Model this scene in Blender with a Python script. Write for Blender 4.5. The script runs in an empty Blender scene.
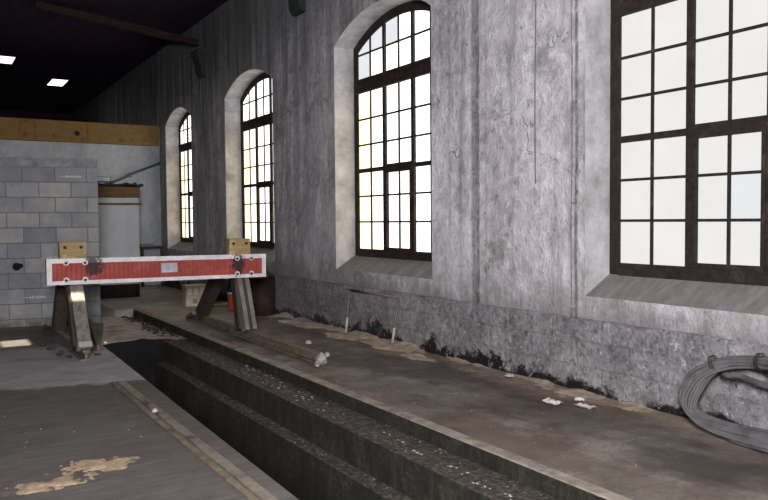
import bpy, bmesh, math, random
from mathutils import Vector, Matrix, noise
from math import pi, sin, cos, sqrt, radians
random.seed(7)
scene = bpy.context.scene
col = scene.collection

# ------------------------------------------------------------------ helpers
class MB:
    """collects shapes, then links them as one mesh object"""
    def __init__(s): s.bm = bmesh.new()
    def face(s, pts, mi=0):
        vs = [s.bm.verts.new(p) for p in pts]
        f = s.bm.faces.new(vs); f.material_index = mi
        return f
    def prism(s, pts, d, mi=0):
        """polygon pts (3D, planar) extruded by vector d, closed"""
        d = Vector(d); pts = [Vector(p) for p in pts]; n = len(pts)
        a = [s.bm.verts.new(p) for p in pts]; b = [s.bm.verts.new(p + d) for p in pts]
        fs = [s.bm.faces.new(a), s.bm.faces.new(b[::-1])]
        for i in range(n):
            fs.append(s.bm.faces.new((a[i], b[i], b[(i+1) % n], a[(i+1) % n])))
        for f in fs: f.material_index = mi
        return s
    def box(s, x0, x1, y0, y1, z0, z1, mi=0):
        return s.prism([(x0,y0,z0),(x1,y0,z0),(x1,y1,z0),(x0,y1,z0)], (0,0,z1-z0), mi)
    def bar(s, p0, p1, w, h, up=(0,0,1), mi=0):
        """box beam from p0 to p1, w sideways, h along 'up'"""
        p0, p1 = Vector(p0), Vector(p1); d = p1 - p0; t = d.normalized()
        side = t.cross(Vector(up)).normalized(); u = side.cross(t)
        q = [p0 + side*(a*w/2) + u*(b*h/2) for a, b in ((-1,-1),(1,-1),(1,1),(-1,1))]
        return s.prism(q, d, mi)
    def tube(s, pts, r, n=8, closed=False, mi=0):
        pts = [Vector(p) for p in pts]; m = len(pts); rings = []
        ref = None
        for i in range(m):
            if closed: t = pts[(i+1) % m] - pts[i-1]
            else: t = pts[min(i+1, m-1)] - pts[max(i-1, 0)]
            t.normalize()
            if ref is None:
                ref = Vector((0,0,1)) if abs(t.z) < .9 else Vector((1,0,0))
                ref = (ref - t*ref.dot(t)).normalized()
            ref = (ref - t*ref.dot(t)).normalized(); b = t.cross(ref)
            rr = r(i/(m-1)) if callable(r) else r
            rings.append([s.bm.verts.new(pts[i] + (ref*cos(2*pi*k/n) + b*sin(2*pi*k/n))*rr) for k in range(n)])
        for i in range(m if closed else m-1):
            A, B = rings[i], rings[(i+1) % m]
            for k in range(n):
                f = s.bm.faces.new((A[k], A[(k+1)%n], B[(k+1)%n], B[k])); f.smooth = True; f.material_index = mi
        if not closed:
            s.bm.faces.new(rings[0][::-1]).material_index = mi; s.bm.faces.new(rings[-1]).material_index = mi
        return s
    def lathe(s, c, prof, n=24, axis='z', mi=0):
        c = Vector(c); rings = []
        for r, h in prof:
            ring = []
            for k in range(n):
                a = 2*pi*k/n
                v = Vector((r*cos(a), r*sin(a), h))
                if axis == 'y': v = Vector((v.x, -v.z, v.y))
                ring.append(s.bm.verts.new(c + v))
            rings.append(ring)
        for A, B in zip(rings, rings[1:]):
            for k in range(n):
                f = s.bm.faces.new((A[k], A[(k+1)%n], B[(k+1)%n], B[k])); f.smooth = True; f.material_index = mi
        s.bm.faces.new(rings[0][::-1]).material_index = mi; s.bm.faces.new(rings[-1]).material_index = mi
        return s
    def rock(s, c, r, flat=.6, mi=0):
        c = Vector(c); g = bmesh.ops.create_icosphere(s.bm, subdivisions=1, radius=1)
        sx, sy = random.uniform(.7,1.3), random.uniform(.7,1.3); a = random.uniform(0, pi)
        for v in g['verts']:
            k = random.uniform(.75, 1.2)
            x, y, z = v.co.x*sx*k, v.co.y*sy*k, v.co.z*flat*k
            v.co = c + Vector((x*cos(a)-y*sin(a), x*sin(a)+y*cos(a), z))*r
        for f in {f for v in g['verts'] for f in v.link_faces}: f.material_index = mi
        return s
    def build(s, name, mats, parent=None, base=None, bevel=0, normals=True, loc=None):
        if normals: bmesh.ops.recalc_face_normals(s.bm, faces=s.bm.faces)
        me = bpy.data.meshes.new(name); s.bm.to_mesh(me); s.bm.free()
        for m in (mats if isinstance(mats, (list, tuple)) else [mats]): me.materials.append(m)
        o = bpy.data.objects.new(name, me); col.objects.link(o)
        if parent is not None:
            root = parent
            off = Vector(parent.location)
            if parent.parent is not None: off += Vector(parent.parent.location)
            me.transform(Matrix.Translation(-off)); o.parent = parent
        elif base is not None:
            me.transform(Matrix.Translation(-Vector(base))); o.location = base
        if bevel:
            b = o.modifiers.new('bevel', 'BEVEL'); b.width = bevel; b.segments = 2
            b.limit_method = 'ANGLE'; b.angle_limit = radians(40)
        return o

def tag(o, label=None, cat=None, group=None, kind=None):
    if label: o['label'] = label
    if cat: o['category'] = cat
    if group: o['group'] = group
    if kind: o['kind'] = kind
    return o
def thing(name, loc, label, cat, group=None):
    o = bpy.data.objects.new(name, None); col.objects.link(o); o.location = loc
    o.empty_display_size = .1
    return tag(o, label, cat, group)
def struct(o, label=None, cat=None):
    o['kind'] = 'structure'
    return tag(o, label, cat)

# ------------------------------------------------------------------ materials
def srgb(r, g, b):
    f = lambda c: (c/255/12.92 if c/255 <= .04045 else ((c/255+.055)/1.055)**2.4)
    return (f(r), f(g), f(b), 1)
class NT:
    def __init__(s, name):
        s.m = bpy.data.materials.new(name); s.m.use_nodes = True
        s.t = s.m.node_tree; s.n = s.t.nodes
        s.p = s.n['Principled BSDF']; s.p.inputs['Specular IOR Level'].default_value = .25
        s.co = s.n.new('ShaderNodeTexCoord').outputs['Object']
    def link(s, a, b): s.t.links.new(a, b)
    def val(s, v, inp):
        if isinstance(v, bpy.types.NodeSocket): s.link(v, inp)
        else: inp.default_value = v
    def math(s, op, a, b=0., c=None, clamp=False):
        n = s.n.new('ShaderNodeMath'); n.operation = op; n.use_clamp = clamp
        s.val(a, n.inputs[0]); s.val(b, n.inputs[1])
        if c is not None: s.val(c, n.inputs[2])
        return n.outputs[0]
    def mapr(s, v, a, b, c=0., d=1., smooth=True):
        n = s.n.new('ShaderNodeMapRange'); n.interpolation_type = 'SMOOTHSTEP' if smooth else 'LINEAR'
        s.val(v, n.inputs[0])
        for i, x in enumerate((a, b, c, d)): n.inputs[1+i].default_value = x
        return n.outputs[0]
    def noise(s, scale, detail=6, rough=.6, vec=None, sc3=None, dist=0., off=None):
        n = s.n.new('ShaderNodeTexNoise'); n.inputs['Scale'].default_value = scale
        n.inputs['Detail'].default_value = detail; n.inputs['Roughness'].default_value = rough
        n.inputs['Distortion'].default_value = dist
        v = vec or s.co
        if sc3 or off:
            mp = s.n.new('ShaderNodeMapping'); s.link(v, mp.inputs[0])
            if sc3: mp.inputs['Scale'].default_value = sc3
            if off: mp.inputs['Location'].default_value = off
            v = mp.outputs[0]
        s.link(v, n.inputs['Vector'])
        return n.outputs['Fac']
    def xyz(s):
        n = s.n.new('ShaderNodeSeparateXYZ'); s.link(s.co, n.inputs[0]); return n.outputs
    def mix(s, f, a, b, mode='MIX'):
        n = s.n.new('ShaderNodeMix'); n.data_type = 'RGBA'; n.blend_type = mode
        s.val(f, n.inputs[0]); s.val(a, n.inputs[6]); s.val(b, n.inputs[7])
        return n.outputs[2]
    def ramp(s, f, stops):
        n = s.n.new('ShaderNodeValToRGB'); e = n.color_ramp.elements
        while len(e) < len(stops): e.new(.5)
        for x, (p, c) in zip(e, stops): x.position = p; x.color = c
        s.val(f, n.inputs[0]); return n.outputs[0]
    def bump(s, h, strength=.5, dist=.02):
        n = s.n.new('ShaderNodeBump'); n.inputs['Strength'].default_value = strength
        n.inputs['Distance'].default_value = dist; s.link(h, n.inputs['Height'])
        if s.p.inputs['Normal'].is_linked:
            s.link(s.p.inputs['Normal'].links[0].from_socket, n.inputs['Normal'])
        s.link(n.outputs[0], s.p.inputs['Normal'])
    def out(s, c, rough=.8, metal=0.):
        s.val(c, s.p.inputs['Base Color']); s.val(rough, s.p.inputs['Roughness']); s.p.inputs['Metallic'].default_value = metal
        return s.m

def simple(name, c, var=.25, scale=12, rough=.75, bump=.3, dirt=None, metal=0., spec=.25):
    t = NT(name); n = t.noise(scale)
    dark = tuple(x*(1-var) for x in c[:3]) + (1,); light = tuple(min(1, x*(1+var)) for x in c[:3]) + (1,)
    cc = t.ramp(n, [(.3, dark), (.7, light)])
    if dirt: cc = t.mix(t.mapr(t.noise(scale*.35, 5, .7, off=(3,1,7)), .5, .72), cc, dirt)
    if bump: t.bump(t.noise(scale*5, 5, .7), bump, .004)
    t.p.inputs['Specular IOR Level'].default_value = spec
    return t.out(cc, rough, metal)

def mat_plaster():
    t = NT('old grey plaster'); x = t.xyz()
    big = t.noise(.9, 8, .65, off=(4,2,9)); fine = t.noise(9, 8, .7); streak = t.noise(1.0, 7, .68, sc3=(1,3.5,.28))
    grit = t.noise(45, 4, .7)
    c = t.ramp(t.math('ADD', t.math('MULTIPLY', big, .55), t.math('MULTIPLY', fine, .45)),
               [(.38, srgb(166,161,164)), (.5, srgb(208,203,208)), (.6, srgb(232,228,234))])
    c = t.mix(t.math('MULTIPLY', t.mapr(streak, .5, .7), .6), c, srgb(118,112,112))
    # dark patchy stain band on the plaster
    st = t.noise(2.2, 8, .72, sc3=(1,.7,1.1), off=(1,7,3))
    c = t.mix(t.math('MULTIPLY', t.mapr(st, .53, .68), .55), c, srgb(104,99,95))
    # pitted specks
    pit = t.mapr(t.noise(14, 3, .6, off=(9,9,2)), .66, .72)
    c = t.mix(t.math('MULTIPLY', pit, .55), c, srgb(70,66,64))
    # soot running down from the eaves; plaster darker and greyer towards the far bays
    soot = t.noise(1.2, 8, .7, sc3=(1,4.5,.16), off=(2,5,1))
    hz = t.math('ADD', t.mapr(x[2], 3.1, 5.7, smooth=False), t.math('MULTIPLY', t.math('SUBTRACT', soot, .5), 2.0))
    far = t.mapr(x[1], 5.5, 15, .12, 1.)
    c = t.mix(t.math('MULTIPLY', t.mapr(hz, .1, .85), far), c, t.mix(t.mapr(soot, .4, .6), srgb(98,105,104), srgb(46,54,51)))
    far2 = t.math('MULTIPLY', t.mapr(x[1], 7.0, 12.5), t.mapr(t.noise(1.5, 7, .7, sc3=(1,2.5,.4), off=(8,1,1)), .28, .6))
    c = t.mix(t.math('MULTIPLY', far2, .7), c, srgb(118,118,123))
    # damp dirt low down
    low = t.math('ADD', t.mapr(x[2], 1.4, .3, smooth=False), t.math('SUBTRACT', t.noise(2.5, 7, .7, off=(5,5,5)), .5))
    c = t.mix(t.math('MULTIPLY', t.mapr(low, .15, .8), .8), c, srgb(124,119,119))
    # vertical joints in the plaster
    def joint(y0, w, k, z0=-1.):
        nonlocal c
        wob = t.math('MULTIPLY', t.math('SUBTRACT', t.noise(1.5, 3), .5), .03)
        d = t.math('ABSOLUTE', t.math('SUBTRACT', t.math('ADD', x[1], wob), y0))
        f = t.math('MULTIPLY', t.mapr(d, w, w*.25), k)
        f = t.math('MULTIPLY', f, t.mapr(t.noise(6, 6, .75), .25, .55))
        f = t.math('MULTIPLY', f, t.mapr(x[2], z0, z0+.6))
        c = t.mix(f, c, srgb(88,84,84)); return f
    f1 = joint(6.5, .1, .5); joint(6.43, .025, .3); joint(6.3, .03, .2); f2 = joint(4.99, .03, .75); joint(5.05, .012, .7); joint(6.95, .04, .25, 1.0); joint(5.9,.02,.2,2.)
    # cracks
    v = t.n.new('ShaderNodeTexVoronoi'); v.feature = 'DISTANCE_TO_EDGE'; v.inputs['Scale'].default_value = 1.1
    wv = t.n.new('ShaderNodeVectorMath'); wv.operation = 'MULTIPLY_ADD'
    nz = t.n.new('ShaderNodeTexNoise'); nz.inputs['Scale'].default_value = 2.5; nz.inputs['Detail'].default_value = 6; t.link(t.co, nz.inputs['Vector'])
    t.link(nz.outputs['Color'], wv.inputs[0]); wv.inputs[1].default_value = (.9,.9,.9); t.link(t.co, wv.inputs[2]); t.link(wv.outputs[0], v.inputs['Vector'])
    crack = t.math('MULTIPLY', t.mapr(v.outputs['Distance'], .007, .001), t.math('MULTIPLY', t.mapr(t.noise(.8, 3), .56, .64), t.mapr(x[2], 1.3, 1.8)))
    c = t.mix(t.math('MULTIPLY', crack, .45), c, srgb(85,80,78))
    h = t.math('ADD', t.math('MULTIPLY', fine, .7), t.math('MULTIPLY', grit, .25))
    h = t.math('SUBTRACT', h, t.math('MULTIPLY', crack, .5)); h = t.math('SUBTRACT', h, t.math('MULTIPLY', f1, .9))
    t.bump(h, 1., .045); t.bump(big, .8, .12)
    return t.out(c, .9)

def mat_reveal():
    t = NT('whitewashed reveal'); x = t.xyz()
    n = t.noise(3, 7, .7); f = t.noise(20, 6, .7)
    c = t.ramp(n, [(.3, srgb(140,137,138)), (.5, srgb(180,177,180)), (.7, srgb(208,205,208))])
    c = t.mix(t.math('MULTIPLY', t.mapr(f, .6, .75), .5), c, srgb(120,114,108))
    v = t.noise(2, 4, .6, sc3=(1,1,.4), off=(1,3,3))
    c = t.mix(t.math('MULTIPLY', t.mapr(v, .55, .7), .4), c, srgb(140,136,134))
    t.bump(f, .6, .012)
    return t.out(c, .9)
def mat_sill():
    t = NT('bare cement sill'); n = t.noise(4, 8, .7, sc3=(.6,2.2,1)); f = t.noise(25, 6, .7)
    c = t.ramp(n, [(.3, srgb(104,99,97)), (.5, srgb(126,121,120)), (.72, srgb(148,144,143))])
    c = t.mix(t.math('MULTIPLY', t.mapr(f, .6, .75), .6), c, srgb(90,85,80))
    t.bump(f, .6, .012)
    return t.out(c, .95)
def mat_dado():
    t = NT('rough stone plinth'); x = t.xyz()
    cm = t.n.new('ShaderNodeCombineXYZ'); 
    wob = t.math('MULTIPLY', t.math('SUBTRACT', t.noise(3, 5), .5), .12)
    t.link(t.math('ADD', x[1], wob), cm.inputs[0]); t.link(t.math('ADD', x[2], t.math('MULTIPLY', wob, .5)), cm.inputs[1])
    b = t.n.new('ShaderNodeTexBrick'); t.link(cm.outputs[0], b.inputs['Vector']); b.inputs['Scale'].default_value = 1
    b.inputs['Brick Width'].default_value = .62; b.inputs['Row Height'].default_value = .235; b.inputs['Mortar Size'].default_value = .018
    b.inputs['Mortar Smooth'].default_value = .6
    big = t.noise(2.2, 8, .72); fine = t.noise(16, 8, .75)
    c = t.ramp(t.math('ADD', t.math('MULTIPLY', big, .5), t.math('MULTIPLY', fine, .5)),
               [(.34, srgb(84,81,82)), (.47, srgb(140,136,139)), (.58, srgb(176,172,176)), (.7, srgb(212,209,213))])
    c = t.mix(t.math('MULTIPLY', b.outputs['Fac'], .16), c, srgb(92,88,88))
    dk = t.mapr(t.noise(5, 6, .75, off=(3,3,3)), .56, .68)
    c = t.mix(t.math('MULTIPLY', dk, .5), c, srgb(66,62,60))
    # black damp rot rising from the floor
    far = t.mapr(x[1], 3.5, 9., .06, .16)
    damp = t.math('SUBTRACT', t.math('ADD', far, t.math('MULTIPLY', t.math('SUBTRACT', t.noise(1.5, 9, .72, sc3=(1,1,1.1), off=(1,2,8)), .50), 1.15)), x[2])
    c = t.mix(t.mapr(damp, -.03, .06), c, srgb(34,32,29))
    wh = t.mapr(t.noise(13, 6, .8, off=(2,6,3)), .58, .64); c = t.mix(t.math('MULTIPLY', wh, .65), c, srgb(220,217,220)); dk2 = t.mapr(t.noise(10, 6, .8, off=(6,6,3)), .58, .65); c = t.mix(t.math('MULTIPLY', dk2, .6), c, srgb(70,66,66))
    far2 = t.math('MULTIPLY', t.mapr(x[1], 6.5, 11.5), .7)
    c = t.mix(far2, c, t.mix(.5, c, srgb(84,84,88)))
    t.bump(t.math('SUBTRACT', t.math('ADD', fine, big), t.math('MULTIPLY', b.outputs['Fac'], .12)), 1., .05)
    return t.out(c, .92)
def mat_floor():
    t = NT('worn concrete floor'); x = t.xyz()
    big = t.noise(.9, 8, .65); mid = t.noise(3.5, 8, .7, off=(4,4,4)); fine = t.noise(30, 6, .7)
    brush = t.noise(4, 6, .65, sc3=(.5,5,1), off=(1,1,2), dist=.4)
    mixv = t.math('ADD', t.math('MULTIPLY', big, .4), t.math('ADD', t.math('MULTIPLY', mid, .35), t.math('MULTIPLY', fine, .25)))
    left = t.ramp(t.math('ADD', t.math('MULTIPLY', mixv, .6), t.math('MULTIPLY', brush, .4)),
                  [(.36, srgb(74,70,66)), (.5, srgb(92,88,84)), (.64, srgb(114,109,105))])
    # newer paler cement around the buffer foot
    edge = t.math('ADD', t.math('ADD', x[1], t.math('MULTIPLY', x[0], .35)), t.math('MULTIPLY', t.math('SUBTRACT', t.noise(1.6, 5, .6, off=(7,1,2)), .5), .9))
    pad = t.math('MULTIPLY', t.mapr(edge, 8.2, 8.36), t.mapr(x[1], 10.9, 10.2))
    left = t.mix(t.math('MULTIPLY', pad, .9), left, t.ramp(mid, [(.3, srgb(134,133,135)), (.7, srgb(172,171,173))]))
    back = t.mapr(t.math('ADD', x[1], t.math('MULTIPLY', mid, 1.5)), 11.0, 11.8)
    left = t.mix(t.math('MULTIPLY', back, .7), left, srgb(98,92,84))
    right = t.ramp(mixv, [(.38, srgb(78,71,65)), (.5, srgb(110,101,93)), (.62, srgb(146,137,128))])
    # damp brown stains, and pale sandy grit towards the wall
    st = t.noise(.8, 6, .6, sc3=(1,.7,1), off=(3,2,2))
    right = t.mix(t.math('MULTIPLY', t.mapr(st, .42, .58), .8), right, srgb(92,73,57))
    wet = t.noise(1.1, 6, .6, sc3=(1,.6,1), off=(9,2,2))
    right = t.mix(t.math('MULTIPLY', t.mapr(wet, .47, .6), .7), right, srgb(62,57,54))
    near = t.math('ADD', x[0], t.math('MULTIPLY', t.math('SUBTRACT', t.noise(1.5, 7, .7, off=(2,8,1)), .5), 1.1))
    right = t.mix(t.math('MULTIPLY', t.mapr(near, 4.7, 5.15), .8), right, t.ramp(mid, [(.3, srgb(128,110,94)), (.7, srgb(178,163,146))]))
    # pale lime along the kerb
    lime = t.math('MULTIPLY', t.mapr(x[0], 3.85, 3.45), t.mapr(t.noise(1.3, 6, .7, off=(6,1,1)), .42, .62))
    lime = t.math('MULTIPLY', lime, t.mapr(x[1], 6.0, 8.5, .25, 1.))
    right = t.mix(t.math('MULTIPLY', lime, .8), right, srgb(150,147,144))
    far_light = t.math('MULTIPLY', t.mapr(t.math('ADD', x[1], mid), 9.5, 13.5), .75)
    right = t.mix(far_light, right, t.ramp(mixv, [(.38, srgb(132,124,112)), (.6, srgb(186,177,164))]))  # window daylight on the far floor painted in as a paler colour
    c = t.mix(t.mapr(x[0], 2.9, 3.0), left, right)
    c = t.mix(t.math('MULTIPLY', t.mapr(fine, .64, .74), .4), c, srgb(160,152,142))
    t.bump(t.math('ADD', t.math('ADD', mid, t.math('MULTIPLY', fine, .3)), t.math('MULTIPLY', brush, .25)), .6, .02)
    r = t.mapr(t.noise(1.3, 5, .6, off=(5,9,1)), .35, .65, .5, .85)
    t.p.inputs['Specular IOR Level'].default_value = .3
    return t.out(c, r)
def mat_pit():
    t = NT('oily shaded pit concrete'); x = t.xyz()
    a = t.noise(2.5, 8, .7); f = t.noise(22, 6, .75); drip = t.noise(3, 6, .7, sc3=(1.5,3,.3))
    c = t.ramp(t.math('ADD', t.math('MULTIPLY', a, .5), t.math('MULTIPLY', f, .5)), [(.36, srgb(26,25,21)), (.52, srgb(46,44,38)), (.68, srgb(80,77,69))])
    c = t.mix(t.math('MULTIPLY', t.mapr(drip, .5, .68), .6), c, srgb(66,66,52))
    deep = t.mapr(x[2], -.3, -1.0); c = t.mix(t.math('MULTIPLY', deep, .85), c, srgb(14,13,12))  # shade down in the pit painted as darkening with depth
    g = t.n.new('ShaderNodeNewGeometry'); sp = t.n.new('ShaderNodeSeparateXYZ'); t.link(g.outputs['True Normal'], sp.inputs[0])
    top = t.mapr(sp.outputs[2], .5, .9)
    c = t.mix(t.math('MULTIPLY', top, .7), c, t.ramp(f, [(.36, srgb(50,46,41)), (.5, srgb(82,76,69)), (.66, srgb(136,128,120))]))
    t.bump(t.math('ADD', a, f), .9, .03)
    return t.out(c, .88)
def mat_blocks():
    t = NT('concrete blockwork'); x = t.xyz()
    cm = t.n.new('ShaderNodeCombineXYZ'); t.link(t.math('ADD', x[0], 5.06+.39-.0), cm.inputs[0]); t.link(t.math('ADD', x[2], .235*.5), cm.inputs[1])
    b = t.n.new('ShaderNodeTexBrick'); t.link(cm.outputs[0], b.inputs['Vector']); b.inputs['Scale'].default_value = 1
    b.inputs['Brick Width'].default_value = .46; b.inputs['Row Height'].default_value = .235; b.inputs['Mortar Size'].default_value = .007; b.inputs['Mortar Smooth'].default_value = .3
    b.inputs['Color1'].default_value = (0,0,0,1); b.inputs['Color2'].default_value = (1,1,1,1); b.inputs['Mortar'].default_value = (.5,.5,.5,1); b.inputs['Bias'].default_value = 0
    per = t.math('MULTIPLY', b.outputs['Color'], 1.)
    n = t.noise(2.2, 7, .65); f = t.noise(40, 5, .7)
    v = t.math('ADD', t.math('MULTIPLY', per, .2), t.math('ADD', t.math('MULTIPLY', n, .6), t.math('MULTIPLY', f, .2)))
    c = t.ramp(v, [(.3, srgb(112,116,123)), (.5, srgb(136,138,142)), (.68, srgb(172,167,160))])
    topband = t.mapr(x[2], 2.462, 2.468)
    joint = t.math('MULTIPLY', b.outputs['Fac'], t.math('SUBTRACT', 1., topband))
    c = t.mix(t.math('MULTIPLY', joint, .75), c, srgb(98,98,102))
    c = t.mix(t.math('MULTIPLY', topband, .8), c, t.ramp(t.noise(7, 7, .7), [(.35, srgb(104,102,102)), (.65, srgb(150,149,149))]))
    c = t.mix(t.math('MULTIPLY', t.mapr(x[2], .22, .0), t.mapr(t.noise(5, 6, .7), .35, .6)), c, srgb(104,94,84))
    t.bump(t.math('SUBTRACT', t.math('MULTIPLY', f, .4), joint), .8, .012)
    return t.out(c, .92)
def mat_endwall():
    t = NT('dull whitewash'); n = t.noise(1.4, 7, .65, sc3=(1,1,.6)); f = t.noise(12, 6, .7)
    c = t.ramp(t.math('ADD', t.math('MULTIPLY', n, .7), t.math('MULTIPLY', f, .3)), [(.35, srgb(150,155,163)), (.5, srgb(176,180,186)), (.65, srgb(200,202,206))])
    t.bump(f, .4, .01); return t.out(c, .9)
def mat_red():
    t = NT('red boarded paint'); x = t.xyz()
    w = t.math('PINGPONG', t.math('MULTIPLY', x[0], 1.), .0275)
    groove = t.mapr(w, .0, .004, 1., 0.)
    n = t.noise(6, 7, .7); c = t.ramp(n, [(.3, srgb(130,54,48)), (.55, srgb(154,70,63)), (.75, srgb(172,94,86))])
    sc = t.noise(30, 6, .75, sc3=(.35,1,2)); c = t.mix(t.math('MULTIPLY', t.mapr(sc, .6, .72), .5), c, srgb(206,140,130))
    c = t.mix(t.math('MULTIPLY', groove, .55), c, srgb(96,28,28))
    c = soil(t, c)
    t.bump(t.math('SUBTRACT', t.math('MULTIPLY', n, .2), groove), .7, .006)
    return t.out(c, .65)
def soil(t, c):
    """tar splashes on the beam (beam-local metres)"""
    x = t.xyz()
    for cx, cz, rx, rz in ((.53,.22,.12,.16), (2.38,.2,.1,.17)):
        dx = t.math('DIVIDE', t.math('SUBTRACT', x[0], cx), rx); dz = t.math('DIVIDE', t.math('SUBTRACT', x[2], cz), rz)
        d = t.math('SQRT', t.math('ADD', t.math('MULTIPLY', dx, dx), t.math('MULTIPLY', dz, dz)))
        k = t.math('ADD', d, t.math('MULTIPLY', t.math('SUBTRACT', t.noise(10, 7, .85, sc3=(1.3,1,.8), off=(1.7,0,.4)), .5), 4.0))
        c = t.mix(t.math('MULTIPLY', t.mapr(k, 1.0, .7), .9), c, srgb(38,36,40))
    return c
def mat_border():
    t = NT('white border paint'); n = t.noise(9, 7, .7)
    c = t.ramp(n, [(.3, srgb(186,180,184)), (.55, srgb(214,210,214)), (.7, srgb(226,223,226))])
    c = t.mix(t.math('MULTIPLY', t.mapr(t.noise(40, 5, .8), .64, .72), .5), c, srgb(130,100,96))
    return t.out(soil(t, c), .6)
def mat_glass(name, clear, y0, y1, k, patch=0.):
    """dusty panes; the putty side away from the viewer is yellowed (window-local y)"""
    t = NT(name); x = t.xyz()
    tr = t.n.new('ShaderNodeBsdfTransparent'); tl = t.n.new('ShaderNodeBsdfTranslucent'); ms = t.n.new('ShaderNodeMixShader')
    n = t.noise(2.4, 6, .65)
    c = t.mix(t.mapr(n, .35, .7), tuple(v*.96 for v in clear[:3])+(1,), clear)
    yf = t.math('MULTIPLY', t.mapr(x[1], y0, y1), t.mapr(x[2], 2.45, 2.2))
    yf = t.math('ADD', yf, t.math('MULTIPLY', t.mapr(t.noise(1.7, 4, .6, off=(3,4,1)), .5, .65), patch), clamp=True)
    c = t.mix(t.math('MULTIPLY', yf, k), c, (1.0,.78,.32,1))
    sp = t.mapr(t.noise(26, 2, .5, off=(7,3,1)), .76, .80); c = t.mix(t.math('MULTIPLY', sp, .3), c, (.5,.52,.56,1))
    t.link(c, tr.inputs[0]); t.link(c, tl.inputs[0]); ms.inputs[0].default_value = .1
    t.link(tr.outputs[0], ms.inputs[1]); t.link(tl.outputs[0], ms.inputs[2])
    o = t.n['Material Output']; t.link(ms.outputs[0], o.inputs['Surface'])
    return t.m
def mat_ceiling():
    t = NT('sooted roof boards'); x = t.xyz()
    w = t.math('PINGPONG', x[0], .09); n = t.noise(3, 6, .7, sc3=(4,.4,1))
    c = t.ramp(n, [(.3, (.03,.018,.036,1)), (.7, (.05,.03,.058,1))])
    t.bump(t.mapr(w, 0, .01), .6, .01); t.p.inputs['Specular IOR Level'].default_value = .05
    return t.out(c, .95)
def mat_barrel():
    t = NT('rusted drum'); n = t.noise(7, 8, .75); c = t.ramp(n, [(.3, srgb(36,28,25)), (.55, srgb(62,47,40)), (.75, srgb(92,66,52))])
    t.bump(n, .5, .01); return t.out(c, .8)
def mat_wood(name, a, b, d=None, ax=0, rough=.75):
    t = NT(name); s = [14, 14, 14]; s[ax] = 1.2
    n = t.noise(1.6, 8, .7, sc3=tuple(s)); m = t.noise(3, 6, .7)
    c = t.ramp(t.math('ADD', t.math('MULTIPLY', n, .7), t.math('MULTIPLY', m, .3)), [(.35, a), (.66, b)])
    if d: c = t.mix(t.math('MULTIPLY', t.mapr(t.noise(4, 6, .75, off=(3,9,2)), .52, .66), .8), c, d)
    t.bump(n, .5, .006); return t.out(c, rough)

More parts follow.
